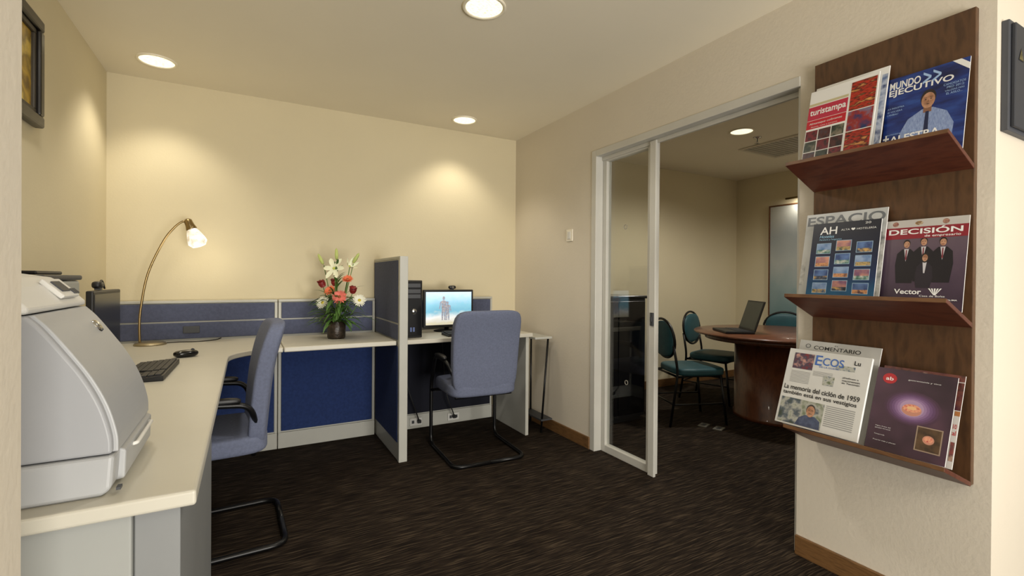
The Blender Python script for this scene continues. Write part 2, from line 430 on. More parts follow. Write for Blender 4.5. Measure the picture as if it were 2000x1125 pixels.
bm=NB(); cyl(bm,(-.004,.03,.034),(.004,.03,.034),.008); put('scroll_wheel',bm,m_dark,e)

# tower
e=thing('computer_tower',(1.005,3.41,ZT),'black upright desktop computer tower beside the tall divider','computer')
bm=NB(); box(bm,.945,1.07,3.215,3.62,ZT,1.185); put('case',bm,m_black,e,world=True,bevel=.006)
bm=NB(); box(bm,.952,1.063,3.205,3.215,ZT+.01,1.178); fp=put('front_panel',bm,m_blackg,e,world=True,bevel=.004)
for k,z in enumerate((1.135,1.095,1.06)):
    bm=NB(); box(bm,.962,1.053,3.201,3.205,z,z+.028); put('drive_bay',bm,m_dark,fp,world=True,bevel=.002)
bm=NB(); Mx=Matrix.Translation((1.008,3.203,.97))@Matrix.Rotation(math.pi/2,4,'X'); lathe(bm,[(0,.002),(.016,.002),(.018,0)],Mx=Mx,seg=24); put('power_button',bm,m_chrome,fp,world=True)
for a in (.98,1.0):
    bm=NB(); box(bm,a,a+.012,3.202,3.205,.83,.86); put('port',bm,M('port_blue',(70,90,140),.4),fp,world=True)

# monitor right (local: facing -y)
m_scr=photo('screen_beach_picture',[(206,200,176),(236,240,242),(126,190,216),(140,200,226),(176,216,240),(200,224,244)],scale=9,axis=2,emit=.75,rough=.2)
e=thing('computer_monitor',(1.37,3.47,ZT),'black flat monitor showing a bright beach picture','monitor',0,group='flat computer monitors')
bm=NB(); box(bm,-.205,.205,0,.04,.035,.325); hs=put('housing',bm,m_black,e,bevel=.006)
bm=NB(); vs=[bm.verts.new(p) for p in ((-.188,-.001,.055),(.188,-.001,.055),(.188,-.001,.308),(-.188,-.001,.308))]; bm.faces.new(vs)
scr=put('screen',bm,m_scr,hs)
bm=NB(); cyl(bm,(0,.05,.01),(0,.05,.15),.018); put('stand',bm,m_black,e)
bm=NB(); lathe(bm,[(0,0),(.10,0),(.10,.006),(.07,.012),(0,.014)],c=(0,.05,0)); put('base',bm,m_black,e)
bm=NB()
def fig(bm,x,z,s,y):
    for poly in ([(-.012,0),(-.004,0),(0,.05),(.004,0),(.012,0),(.012,.055),(-.012,.055)],[(-.012,.055),(.012,.055),(.015,.10),(.006,.106),(-.006,.106),(-.015,.10)],[(-.026,.06),(-.02,.06),(-.014,.10),(-.02,.1)],[(.026,.06),(.02,.06),(.014,.10),(.02,.1)]):
        vs=[bm.verts.new((x+px*s,y,z+pz*s)) for px,pz in poly]; bm.faces.new(vs)
    vs=[bm.verts.new((x+.008*s*math.cos(a*math.pi/6),y,z+(.117+.010*math.sin(a*math.pi/6))*s)) for a in range(12)]; bm.faces.new(vs)
fig(bm,-.045,.09,1.45,-.0022)
fig(bm,-.012,.09,1.15,-.0024)
put('screen_people',bm,photo('screen_figures',[(170,144,130),(150,164,186),(214,190,170)],scale=60,emit=.6),hs)
e=thing('webcam',(1.40,3.485,ZT+.326),'small black webcam clipped on the monitor top','webcam',group='small black webcams')
bm=NB(); roundbox(bm,(.06,.03,.028),3,(0,0,.018),6); bd_=put('body',bm,m_black,e)
bm=NB(); cyl(bm,(0,-.016,.018),(0,-.02,.018),.009); put('lens',bm,m_chrome,bd_)
bm=NB(); box(bm,-.012,.012,-.008,.02,0,.008); put('clip',bm,m_dark,e)

# left monitor (turned edge-on)
ang=math.atan2(.44,.02)
e=thing('computer_monitor',(-.595,2.99,ZT),'slim black flat monitor turned sideways on the corner worktop','monitor',ang,group='flat computer monitors')
bm=NB(); box(bm,-.21,.21,-.0,.028,.05,.345); hs=put('housing',bm,m_black,e,bevel=.006)
bm=NB(); box(bm,-.195,.195,-.002,0.0,.072,.328); put('screen',bm,M('dark_screen',(30,31,36),.25),hs)
bm=NB(); cyl(bm,(0,.045,.01),(0,.045,.15),.018); put('stand',bm,m_black,e)
bm=NB(); lathe(bm,[(0,0),(.10,0),(.10,.006),(.07,.012),(0,.014)],c=(0,.03,0)); put('base',bm,m_black,e)
e=thing('webcam',(-.61,2.88,ZT+.347),'small black webcam with cable on top of the sideways monitor','webcam',group='small black webcams')
bm=NB(); roundbox(bm,(.04,.07,.034),3,(0,0,.024),6); put('body',bm,m_black,e)
bm=NB(); box(bm,-.01,.014,-.015,.015,0,.01); put('clip',bm,m_dark,e)
bm=NB(); tube(bm,catmull([(0,.03,.03),(.0,.06,.045),(0,.09,.035),(.0,.12,.005)]),.004,6); put('cable',bm,m_black,e)

# ---------------------------------------------------------------- laser printer
e=thing('laser_printer',(-.46,1.32,ZT),'large grey and white office laser printer on the worktop','printer')
Y0,Y1=1.145,1.50
base=[(-.72,.787),(-.236,.787),(-.222,.80),(-.218,.862),(-.72,.862)]
bm=NB(); prism(bm,base,'y',Y0,Y1); put('base',bm,m_print,e,world=True,bevel=.008,bseg=3)
def sm(p,n=5): return [(v.x,v.y) for v in catmull([(a,b,0) for a,b in p],n)]
front=sm([(-.222,.864),(-.224,.90),(-.238,.955),(-.262,1.01),(-.292,1.06),(-.322,1.105),(-.342,1.128)])
bm=NB(); prism(bm,[(-.72,.864)]+front+[(-.72,1.128)],'y',Y0+.004,Y1-.004); put('body',bm,M('printer_side_grey',(154,156,160),.45,var=.03),e,world=True,bevel=.014,bseg=4)
off=[(x+.007,z) for x,z in front]
bm=NB(); prism(bm,off+[(x-.05,z) for x,z in front[::-1]],'y',Y0+.018,Y1-.018); fc=put('front_cover',bm,m_print,e,world=True,bevel=.005,bseg=3)
lid=[(-.72,1.130),(-.338,1.130),(-.340,1.142),(-.372,1.178),(-.40,1.196),(-.47,1.208),(-.70,1.208),(-.72,1.195)]
bm=NB(); prism(bm,lid,'y',Y0+.002,Y1-.002); put('top_lid',bm,m_printw,e,world=True,bevel=.008,bseg=3)
bm=NB(); prism(bm,[(-.346,1.150),(-.382,1.186),(-.376,1.194),(-.338,1.156)],'y',Y0+.20,Y1-.05); cp=put('control_panel',bm,m_printw,e,world=True,bevel=.003)
bm=NB(); prism(bm,[(-.348,1.166),(-.368,1.186),(-.366,1.188),(-.346,1.168)],'y',Y0+.22,Y0+.27); put('display',bm,m_dark,cp,world=True)
for k in range(3):
    bm=NB(); prism(bm,[(-.348+.006,1.160),(-.358+.006,1.170),(-.356+.006,1.172),(-.346+.006,1.162)],'y',Y0+.278+k*.012,Y0+.285+k*.012)
    put('button',bm,m_dark,cp,world=True)
bm=NB(); prism(bm,[(-.230,.797),(-.211,.800),(-.209,.856),(-.222,.862)],'y',Y0+.05,Y1-.02); pt=put('paper_tray',bm,m_print,e,world=True,bevel=.004)
bm=NB(); tube(bm,fillet([(-.214,Y0+.12,.846),(-.203,Y0+.12,.848),(-.203,Y1-.06,.848),(-.214,Y1-.06,.846)],.01,4),.004,8); put('tray_handle',bm,m_printw,pt,world=True)
bm=NB(); box(bm,-.216,-.209,Y0+.003,Y0+.02,.795,.80); put('foot',bm,m_dark,e,world=True)

def text_bm(body,bold=0.0):
    cu=bpy.data.curves.new('t','FONT'); cu.body=body; cu.size=1; cu.offset=bold
    o=bpy.data.objects.new('t',cu); COL.objects.link(o)
    dg=bpy.context.evaluated_depsgraph_get(); me=bpy.data.meshes.new_from_object(o.evaluated_get(dg))
    bm=bmesh.new(); bm.from_mesh(me); bpy.data.objects.remove(o); bpy.data.meshes.remove(me); bpy.data.curves.remove(cu)
    return bm
def text_into(bm,body,x0,y0,w,h,z,mi=0,bold=0.0,shear=0.0):
    t=text_bm(body,bold)
    if not t.verts: t.free(); return
    xs=[v.co.x for v in t.verts]; ys=[v.co.y for v in t.verts]
    a,b,c,d=min(xs),max(xs),min(ys),max(ys)
    mp={}
    for v in t.verts:
        yy=(v.co.y-c)/max(d-c,1e-6)*h
        mp[v]=bm.verts.new((x0+(v.co.x-a)/(b-a)*w+shear*yy,y0+yy,z))
    for f in t.faces:
        try:
            nf=bm.faces.new([mp[v] for v in f.verts]); nf.material_index=mi
        except ValueError: pass
    t.free()
# round emblem on printer front cover
Mx=Matrix.Translation((-.3005,1.42,1.086))@Matrix.Rotation(math.radians(56),4,'Y')@Matrix.Rotation(math.radians(90),4,'Z')
bm=NB(); lathe(bm,[(0,.003),(.014,.003),(.016,-.002)],Mx=Mx,seg=24); em=put('emblem',bm,m_chrome,fc,world=True)
bm=NB(); text_into(bm,'hp',-.008,-.006,.016,.012,.0035,bold=.02); bm.transform(Mx); put('emblem_text',bm,m_dark,fc,world=True)

# device behind the printer
e=thing('office_scanner',(-.61,1.97,ZT),'tall grey office scanner with dark top behind the printer','scanner')
bm=NB(); box(bm,-.72,-.50,1.80,2.14,ZT,1.185); put('body',bm,m_ped,e,world=True,bevel=.01)
bm=NB(); box(bm,-.725,-.495,1.795,2.145,1.186,1.202); put('lid',bm,m_dark,e,world=True,bevel=.005)
bm=NB(); box(bm,-.70,-.53,1.86,2.08,1.203,1.214); put('document_tray',bm,m_black,e,world=True,bevel=.004)

# ---------------------------------------------------------------- desk lamp
e=thing('desk_lamp',(-.51,3.56,ZT),'brass gooseneck desk lamp with lit faceted glass shade','lamp')
bm=NB(); lathe(bm,[(0,0),(.080,0),(.082,.005),(.076,.013),(.03,.020),(0,.021)]); put('base',bm,M('brushed_brass_base',(168,156,128),.4,metal=.8),e)
bm=NB(); pts=catmull([(-.05,0,.012),(-.052,0,.12),(-.045,0,.23),(-.012,0,.43),(.06,0,.62),(.115,0,.71),(.16,0,.752),(.195,0,.745)],8); tube(bm,pts,.0065,10); put('stem',bm,m_brass,e)
d=Vector((.06,-.02,-.15)).normalized()
q=d.to_track_quat('Z','Y').to_matrix().to_4x4(); Mx=Matrix.Translation((.185,0,.76))@q
bm=NB(); lathe(bm,[(0,-.012),(.012,-.01),(.022,0),(.024,.03),(.030,.055),(.028,.06),(0,.06)],Mx=Mx,seg=24); put('socket',bm,m_brass,e)
m_shade=M('glowing_facet_glass',(255,240,210),.1,emit=.8,var=.5,scale=34)
bm=NB(); lathe(bm,[(.024,.055),(.036,.08),(.050,.125),(.054,.148),(.040,.168),(.0,.176)],Mx=Mx,seg=9,smooth=False); put('lamp_shade',bm,m_shade,e)
l=bpy.data.lights.new('desk_lamp_bulb','POINT'); l.energy=.8; l.color=(1,.88,.66); l.shadow_soft_size=.05
lo=bpy.data.objects.new('desk_lamp_bulb',l); COL.objects.link(lo); lo.location=Vector((-.51,3.56,ZT))+(Mx@Vector((0,0,.24)))
bm=NB(); tube(bm,catmull([(.07,.02,.006),(.14,.05,.004),(.24,.03,.004),(.33,.08,.004),(.36,.12,.01)]),.003,6); put('power_cord',bm,m_blackm,e)

# ---------------------------------------------------------------- flowers
e=thing('flower_arrangement',(.53,3.41,ZT),'bouquet of white lilies, coral gerberas and roses in dark pebbled pot','flowers',math.radians(-29))
m_pot=M('pebbled_pot',(44,34,26),.4,var=.8,scale=45,bump=1,bscale=50)
bm=NB(); lathe(bm,[(0,0),(.052,0),(.058,.01),(.060,.06),(.062,.115),(.056,.118),(.05,.10),(0,.10)]); put('pot',bm,m_pot,e)
m_leaf=M('leaf_green',(70,106,44),.5,var=.45,scale=14); m_stem=M('stem_green',(96,128,62),.5,var=.2)
def petal(bm,Mx,L,W,cup,mi=0,droop=0):
    rows=[]
    for t,w in ((0,.25),(.25,.8),(.55,1),(.8,.8),(1,.12)):
        z=cup*t*t*L-droop*max(0,t-.5)**2*L*2
        rows.append([bm.verts.new(Mx@Vector((t*L,s*w*W/2,z+abs(s)*w*W*.12))) for s in (-1,0,1)])
    for A,B in zip(rows,rows[1:]):
        for k in (0,1):
            f=bm.faces.new([A[k],A[k+1],B[k+1],B[k]]); f.smooth=True; f.material_index=mi
def orient(c,n):
    return Matrix.Translation(c)@Vector(n).normalized().to_track_quat('Z','Y').to_matrix().to_4x4()
def bloom(name,c,n,R,npet,W,layers,mpet,mcen,cr,cup=.25,droop=0):
    O=orient(c,n); bm=NB()
    for ly in range(layers):
        for k in range(npet):
            a=2*math.pi*(k+.5*ly)/npet+random.uniform(-.06,.06)
            petal(bm,O@Matrix.Rotation(a,4,'Z')@Matrix.Translation((cr*.5,0,.004*ly)),(R*(1-.2*ly)-cr*.5)*random.uniform(.88,1.08),W,cup+.35*ly+random.uniform(-.08,.08),0,droop)
    lathe(bm,[(cr,0),(cr*.9,cr*.5),(0,cr*.7)],Mx=O,seg=14,mi=1)
    put(name,bm,[mpet,mcen],e,normals=False)
m_lily=M('lily_petal',(232,234,204),.5,var=.08,scale=20); m_lc=M('lily_centre',(190,200,90),.6)
m_coral=M('gerbera_coral',(228,120,106),.55,var=.15,scale=30); m_cc=M('gerbera_centre',(150,90,50),.8,var=.4,scale=90)
m_orange=M('gerbera_orange',(216,108,68),.55,var=.15); m_wd=M('daisy_white',(234,234,218),.55,var=.05); m_yc=M('daisy_centre',(196,180,70),.8,var=.3,scale=90)
m_rose=M('rose_red',(124,24,24),.5,var=.2,scale=30); m_bud=M('lily_bud',(180,194,112),.5,var=.1)
heads=[]
def F(kind,x,y,z,nx=0,ny=-1,nz=.5):
    heads.append((x,y,z)); c=(x,y,z); n=(nx,ny,nz)
    if kind=='lily': bloom('lily',c,n,.082,6,.034,1,m_lily,m_lc,.010,cup=.25,droop=.3)
    if kind=='lily2': bloom('lily',c,n,.052,6,.020,1,m_lily,m_lc,.008,cup=1.0,droop=.1)
    if kind=='gerb': bloom('gerbera',c,n,.050,20,.011,2,m_coral,m_cc,.012,cup=.12)
    if kind=='orange': bloom('gerbera',c,n,.040,16,.010,2,m_orange,m_cc,.010,cup=.15)
    if kind=='daisy': bloom('daisy',c,n,.046,20,.010,2,m_wd,m_yc,.012,cup=.2)
    if kind=='rose':
        O=orient(c,n); bm=NB(); lathe(bm,[(0,-.026),(.018,-.02),(.024,0),(.022,.016),(.012,.024),(0,.022)],Mx=O,seg=16)
        for k in range(7):
            petal(bm,O@Matrix.Rotation(k*.9,4,'Z')@Matrix.Translation((.007,0,-.018+.003*k))@Matrix.Rotation(math.radians(-65),4,'Y'),.038,.034,-.1)
        put('rose',bm,m_rose,e,normals=False)
    if kind=='bud':
        O=orient(c,n); bm=NB(); lathe(bm,[(0,0),(.009,.01),(.012,.035),(.009,.07),(0,.085)],Mx=O,seg=10); put('lily_bud',bm,m_bud,e)
F('lily',-.01,-.02,.475,-.1,-1,.35); F('lily2',.09,-.01,.49,.8,-.4,.7)
F('bud',.0,0,.53,.0,-.1,1); F('bud',.11,0,.51,.6,0,1); F('bud',-.09,0,.50,-.5,0,1)
F('orange',.085,-.03,.40,.2,-.7,1.1); F('gerb',.050,-.08,.285,.1,-1,.35); F('orange',-.025,-.05,.325,-.1,-.8,.7)
F('daisy',-.065,-.07,.245,-.2,-1,.5); F('daisy',.165,-.03,.26,.4,-1,.5)
F('rose',-.095,-.01,.37,-.3,-.5,1); F('rose',-.02,.02,.38,.0,-.5,1); F('rose',.115,-.01,.33,.3,-.6,.8)
bm=NB()
for (x,y,z) in heads:
    tube(bm,catmull([(x*.1,y*.1,.10),(x*.5,y*.4+.01,z*.55),(x,y+.008,z-.004)],5),.003,6)
put('stems',bm,m_stem,e)
bm=NB()
for k in range(130):
    a=random.uniform(0,2*math.pi); z=random.uniform(.10,.30); L=random.uniform(.08,.19); el=random.uniform(-20,45)
    petal(bm,Matrix.Translation((.025*math.cos(a),.025*math.sin(a),z))@Matrix.Rotation(a,4,'Z')@Matrix.Rotation(math.radians(-el),4,'Y'),L,random.uniform(.012,.028),-.1,0,.3)
for s,L,el in ((0,.28,12),(math.pi,.22,18),(.2,.22,25),(math.pi-.3,.18,35),(-.5,.20,5),(math.pi+.5,.20,8),(-.2,.24,20),(math.pi+.2,.20,2)):
    petal(bm,Matrix.Translation((0,0,.12))@Matrix.Rotation(s,4,'Z')@Matrix.Rotation(math.radians(-el),4,'Y'),L,.022,0,0,.5)
for k in range(14):
    a=random.uniform(0,2*math.pi); petal(bm,Matrix.Translation((0,0,.33+.012*k))@Matrix.Rotation(a,4,'Z')@Matrix.Rotation(math.radians(-50),4,'Y'),.08,.016,-.1,0,.2)
o=put('foliage',bm,m_leaf,e,normals=False)

# ---------------------------------------------------------------- pictures, switch, panel
e=thing('framed_picture',(XL,2.385,2.01),'gold toned picture in a deep black frame on the wall','picture')
bm=NB()
y0,y1,z0,z1=-.24,.24,-.215,.215
def frame(bm,a0,a1,b0,b1,w,t):
    for p in ((a0,a1,b0,b0+w),(a0,a1,b1-w,b1),(a0,a0+w,b0+w,b1-w),(a1-w,a1,b0+w,b1-w)): box(bm,0,t,*p)
frame(bm,y0,y1,z0,z1,.045,.035); put('frame',bm,M('frame_black_brown',(20,16,14),.3,var=.2),e,bevel=.008)
bm=NB(); frame(bm,y0+.046,y1-.046,z0+.046,z1-.046,.02,.022); put('liner',bm,M('frame_liner',(60,54,44),.5),e,bevel=.003)
bm=NB(); box(bm,.001,.012,y0+.067,y1-.067,z0+.067,z1-.067); put('canvas',bm,photo('gold_painting',[(106,80,20),(180,146,46),(124,100,30),(210,180,80)],scale=9),e)

e=thing('framed_painting',(XF,3.0,1.43),'large grey green abstract painting in thin wooden frame','painting')
bm=NB()
for b in ((-.42,.42,-.64,-.625),(-.42,.42,.625,.64),(-.42,-.405,-.625,.625),(.405,.42,-.625,.625)): box(bm,-.03,0,*b)
put('frame',bm,wood('frame_wood',(84,50,28),(104,66,38)),e,bevel=.003)
bm=NB(); box(bm,-.02,-.001,-.405,.405,-.625,.625); put('canvas',bm,photo('seascape_canvas',[(116,142,144),(146,164,164),(180,186,182),(166,174,176),(190,192,186)],scale=5,axis=2,rough=.7),e)
e=thing('picture_light',(XF-.08,3.05,2.12),'slim brass picture lamp mounted above the painting','lamp')
bm=NB(); cyl(bm,(0,-.14,0),(0,.14,0),.011); put('lamp_tube',bm,m_brass,e)
bm=NB(); tube(bm,catmull([(0,0,0),(.03,0,.02),(.08,0,.0),(.08,0,-.03)]),.005); put('arm',bm,m_brass,e)
l=bpy.data.lights.new('picture_lamp_bulb','AREA'); l.energy=1.0; l.size=.05; l.color=(1,.92,.78)
lo=bpy.data.objects.new('picture_lamp_bulb',l); COL.objects.link(lo); lo.location=(XF-.12,3.05,2.09); lo.rotation_euler=(0,math.radians(-25),0)

e=thing('light_switch',(XR,2.925,1.53),'white square wall switch plate beside the glazed opening','light switch')
bm=NB(); box(bm,-.008,0,-.04,.04,-.045,.045); pl=put('plate',bm,M('switch_white',(232,226,210),.4,var=.01),e,bevel=.003)
bm=NB(); box(bm,-.013,-.008,-.018,.018,-.028,.028); put('rocker',bm,m_printw,pl,bevel=.002)

e=thing('electrical_panel',(2.16,YW,1.875),'dark slate metal electrical cabinet door with warning triangle','electrical panel')
bm=NB(); box(bm,-.005,.36,-.020,0,-.18,.18); put('surround',bm,M('panel_surround',(70,72,78),.5,metal=.1,var=.05),e,bevel=.003)
bm=NB(); box(bm,.008,.35,-.032,-.020,-.168,.168); dr=put('door',bm,M('panel_slate',(50,52,58),.55,metal=0,var=.05),e,bevel=.003)
bm=NB()
vs=[bm.verts.new((a,-.0332,c+.05)) for a,c in ((.03,0),(.075,0),(.0525,.042))]; f=bm.faces.new(vs); f.material_index=0
vs=[bm.verts.new((a,-.0336,c+.05)) for a,c in ((.035,.003),(.070,.003),(.0525,.036))]; f=bm.faces.new(vs); f.material_index=1
vs=[bm.verts.new((a-.003,-.0340,c*.8+.052)) for a,c in ((.058,.034),(.053,.020),(.056,.020),(.054,.009),(.061,.024),(.057,.024))]; f=bm.faces.new(vs); f.material_index=0
put('warning_sign',bm,[m_black,M('warning_yellow',(96,88,50),.5)],dr)

# ---------------------------------------------------------------- magazine rack
RY0,RY1=.636,1.147
e=thing('magazine_rack',(XR,(RY0+RY1)/2,.53),'tall dark walnut wall rack with three tilted shelves','shelf rack')
bm=NB(); box(bm,2.097,XR,RY0,RY1,.525,2.11); put('back_board',bm,m_rack,e,world=True,bevel=.002)
SB=[1.575,1.048,.522]
for zb in SB:
    bm=NB(); prism(bm,[(2.097,zb),(2.097,zb+.016),(1.895,zb+.101),(1.893,zb+.087)],'y',RY0,RY1)
    for f in bm.faces:
        c=f.calc_center_median()
        f.material_index=1 if c.x<1.9 else 0
    put('shelf',bm,[m_shelf,m_shedge],e,world=True,bevel=.0015)
def shelf_top(i,x): return SB[i]+.016+(2.097-x)/.202*.085

def MAT(c,r=.4): return M('ink_%d_%d_%d'%c,c,r,var=.02)
class Mag:
    def __init__(s,shelf,yl,yr,h,xb,dirn,label,cat,cover,group,th=.004,name='magazine'):
        """dirn: horizontal lean per unit height"""
        s.w=yl-yr; s.h=h; s.t=th
        up=Vector((dirn,0,1)).normalized(); right=Vector((0,-1,0)); nor=right.cross(up)
        mx=Matrix(((right.x,up.x,nor.x,xb),(right.y,up.y,nor.y,yl),(right.z,up.z,nor.z,shelf_top(shelf,xb-.01)+.003),(0,0,0,1)))
        bm=NB(); box(bm,0,s.w,0,s.h,0,th)
        for f in bm.faces: f.material_index=0 if f.calc_center_median().z>th*.9 else 1
        s.o=put(name,bm,[cover,m_white]); s.o.matrix_world=mx
        tag(s.o,label,cat,group)
    def print(s,name,items,mats):
        z=s.t+.0003+.0003*getattr(s,'n',0); s.n=getattr(s,'n',0)+1
        split=('text' in name or name=='cover_photo')
        bm=NB()
        for k,it in enumerate(items):
            zz=z+.00002*k
            if it[0]=='q':
                _,a,b,c,d,mi=it; vs=[bm.verts.new((u*s.w,v*s.h,zz)) for u,v in ((a,c),(b,c),(b,d),(a,d))]; bm.faces.new(vs).material_index=mi
            elif it[0]=='p':
                vs=[bm.verts.new((u*s.w,v*s.h,zz)) for u,v in it[1]]; bm.faces.new(vs).material_index=it[2]
            elif it[0]=='e':
                _,u,v,ru,rv,mi=it; vs=[bm.verts.new(((u+ru*math.cos(a*math.pi/10))*s.w,(v+rv*math.sin(a*math.pi/10))*s.h,zz)) for a in range(20)]; bm.faces.new(vs).material_index=mi
            elif it[0]=='t':
                _,tx,u,v,w,h,mi=it[:7]; bold=it[7] if len(it)>7 else 0; sh=it[8] if len(it)>8 else 0
                text_into(bm,tx,u*s.w,v*s.h,w*s.w,h*s.h,zz,mi,bold,sh)
            if split:
                put(name,bm,mats,s.o,normals=False); bm=NB()
        if len(bm.verts): put(name,bm,mats,s.o,normals=False)
        else: bm.free()
def person(u,v,sc,shirt,skin,hair,tie=None,shade=None):
    L=[('p',[(u-.27*sc,v-.50*sc),(u+.27*sc,v-.50*sc),(u+.29*sc,v-.22*sc),(u+.21*sc,v-.09*sc),(u+.06*sc,v-.02*sc),(u-.06*sc,v-.02*sc),(u-.21*sc,v-.09*sc),(u-.29*sc,v-.22*sc)],shirt),
       ('p',[(u-.045*sc,v-.06*sc),(u+.045*sc,v-.06*sc),(u+.045*sc,v+.02*sc),(u-.045*sc,v+.02*sc)],shade if shade is not None else skin),
       ('e',u,v+.086*sc,.084*sc,.086*sc,hair),('e',u,v+.062*sc,.074*sc,.080*sc,skin)]
    L+=[('e',u-.030*sc,v+.074*sc,.012*sc,.005*sc,hair),('e',u+.030*sc,v+.074*sc,.012*sc,.005*sc,hair),('q',u-.045*sc,u-.016*sc,v+.088*sc,v+.093*sc,hair),('q',u+.016*sc,u+.045*sc,v+.088*sc,v+.093*sc,hair),
        ('p',[(u-.010*sc,v+.044*sc),(u+.012*sc,v+.044*sc),(u+.002*sc,v+.072*sc)],shade if shade is not None else hair),('p',[(u-.022*sc,v+.026*sc),(u,v+.020*sc),(u+.022*sc,v+.026*sc),(u,v+.029*sc)],hair)]
    if tie is not None: L.append(('p',[(u-.018*sc,v-.05*sc),(u+.018*sc,v-.05*sc),(u+.030*sc,v-.36*sc),(u,v-.40*sc),(u-.030*sc,v-.36*sc)],tie))
    return L
W=MAT((236,236,234)); K=MAT((18,18,20)); SK=photo('printed_skin',[(140,98,72),(170,124,96),(190,146,116)],scale=55,detail=2); SK2=MAT((132,92,70))
G1='magazines on the top shelf';G2='magazines on the middle shelf';G3='publications on the bottom shelf'
# top shelf
m=Mag(0,1.128,.868,.370,1.998,.235,'white glossy travel magazine standing behind another issue','magazine',W,G1)
m.print('cover_picture',[('q',.92,.99,.05,.92,0)],[photo('ph_t0',[(40,60,110),(180,190,210),(90,110,150)],scale=30)])
m=Mag(0,1.140,.893,.350,1.986,.235,'white travel magazine with red title block and photo grid','magazine',W,G1)
m.print('cover_picture',[('q',.0,.60,.63,.80,0),('q',.0,.60,.52,.625,1)]+[('q',.01+.2*i,.195+.2*i,.10+.135*j,.225+.135*j,2+(i+j)%3) for i in range(3) for j in range(3)]+[('q',.63,.98,.62,.96,5),('q',.63,.98,.38,.61,6),('q',.63,.98,.14,.37,5),('q',0,.6,.0,.095,7),('q',.63,.98,.03,.13,7),('q',.0,.6,.81,.84,8)],
 [MAT((186,44,70)),MAT((190,28,44)),photo('ph1',[(20,20,24),(80,34,28),(60,60,70)],scale=40),photo('ph2',[(30,30,30),(60,70,56),(130,120,104)],scale=40),photo('ph3',[(50,12,18),(120,26,38),(26,18,22)],scale=40),photo('ph4',[(40,14,12),(190,50,26),(70,24,16),(220,150,84)],scale=25,stretch=(1,3,1)),photo('ph5',[(30,50,100),(150,40,30),(110,120,150)],scale=25),MAT((60,150,76)),MAT((200,190,150))])
m.print('title_text',[('t','turistampa',.03,.665,.55,.10,0,.02),('t','Almanaque colimense',.04,.565,.5,.032,0,.0,.2),('t','Paseos, rutas y turismo',.08,.53,.4,.018,0)],[W])
m=Mag(0,.872,.642,.320,2.022,.19,'dark blue business magazine with a man in shirt and tie','magazine',photo('ph_blue',[(14,24,70),(24,46,114),(42,76,150)],scale=9,detail=4,stretch=(1,3,1)),G1)
m.print('cover_picture',person(.55,.56,1.12,0,2,3,1,5)+[('q',.0,1,0,.04,4)],[photo('shirt',[(110,130,178),(150,168,204)],scale=80,stretch=(6,1,1)),MAT((24,34,70)),SK,MAT((40,32,30)),MAT((30,50,130)),SK2])
m.print('title_text',[('t','MUNDO',.03,.86,.40,.09,0,.02),('t','EJECUTIVO',.03,.765,.80,.09,0,.02),('t','>>',.46,.83,.22,.14,1,.01),('t','ALESTRA',.10,.215,.62,.080,0,.02),('t','ROLANDO ZUBIRÁN.',.10,.165,.64,.035,0,.01),('t','+',.01,.23,.08,.09,0,.02),('t','¿LA INDUSTRIA',.03,.62,.22,.024,1),('t','SE VOLVERÁ',.03,.585,.20,.024,1),('t','CANÍBAL?',.03,.55,.15,.024,1),('t','CANDIDATOS',.72,.74,.25,.024,1),('t','PRD 2012:',.76,.705,.2,.024,1),('t','VALDÍAS MÁS',.74,.67,.22,.024,1),('t','EL ASILO...',.76,.635,.18,.024,1),('t','+ ENTREVISTA CON VISIÓN',.03,.31,.40,.018,1)],[W,MAT((160,190,230))])
m.print('corner_banner',[('p',[(.80,1.0),(1.0,.86),(1.0,.93),(.9,1.0)],0)],[W])
# middle shelf
m=Mag(1,1.160,.868,.375,2.008,.20,'pale grey magazine with large grey title behind another','magazine',photo('ph_cover_grey',[(166,168,166),(190,192,190),(204,206,204)],scale=7),G2)
m.print('title_text',[('t','ESPACIO',.02,.865,.96,.105,0,.02)],[MAT((104,108,112))])
m.print('cover_strip',[('q',.0,.06,.2,.5,0)],[photo('ph6',[(150,150,146),(200,200,196),(110,112,112)],scale=20)])
m.print('cover_edge',[('q',.92,1,.1,.75,0)],[photo('ph6',[(150,150,146),(200,200,196),(110,112,112)],scale=20)])
mb=photo('ph_navy',[(16,90,130),(8,36,80),(6,16,44),(6,10,30)],scale=4,axis=1)
m=Mag(1,1.120,.878,.325,1.994,.20,'dark blue hotel magazine with small photo squares','magazine',mb,G2)
sq=[]
for j in range(4):
    for i in range(3):
        u=.10+i*.30; v=.12+j*.165+(.03 if i==1 else 0)
        sq+=[('q',u-.008,u+.218,v-.006,v+.126,0),('q',u,u+.21,v,v+.045,1+(i+j)%4),('q',u,u+.21,v+.045,v+.12,5+(i+2*j)%3)]
m.print('cover_picture',sq,[MAT((150,180,204)),photo('ph7',[(40,80,120),(190,160,100),(30,60,60)],scale=60),photo('ph8',[(200,160,90),(60,70,90),(20,30,40)],scale=60),photo('ph9',[(60,40,60),(210,150,100),(30,34,60)],scale=60),photo('ph10',[(40,84,50),(90,130,120),(200,200,190)],scale=60),photo('sky1',[(70,110,160),(150,170,200)],scale=30),photo('sky2',[(120,80,110),(210,150,120)],scale=30),photo('sky3',[(30,50,100),(90,120,170)],scale=30)])
m.print('title_text',[('t','AH',.12,.855,.26,.095,0,.01),('t','ALTA ♥ HOTELERÍA',.44,.885,.5,.032,0),('t','20',.78,.955,.08,.025,0),('t','Hoteles',.12,.81,.22,.035,1,0,.2),('t','Paraísos y Negocios',.12,.775,.34,.022,1,0,.2),('t','Da su pendiente',.04,.075,.26,.016,0),('t','en hotelería',.04,.05,.22,.016,0)],[W,MAT((150,200,230))])
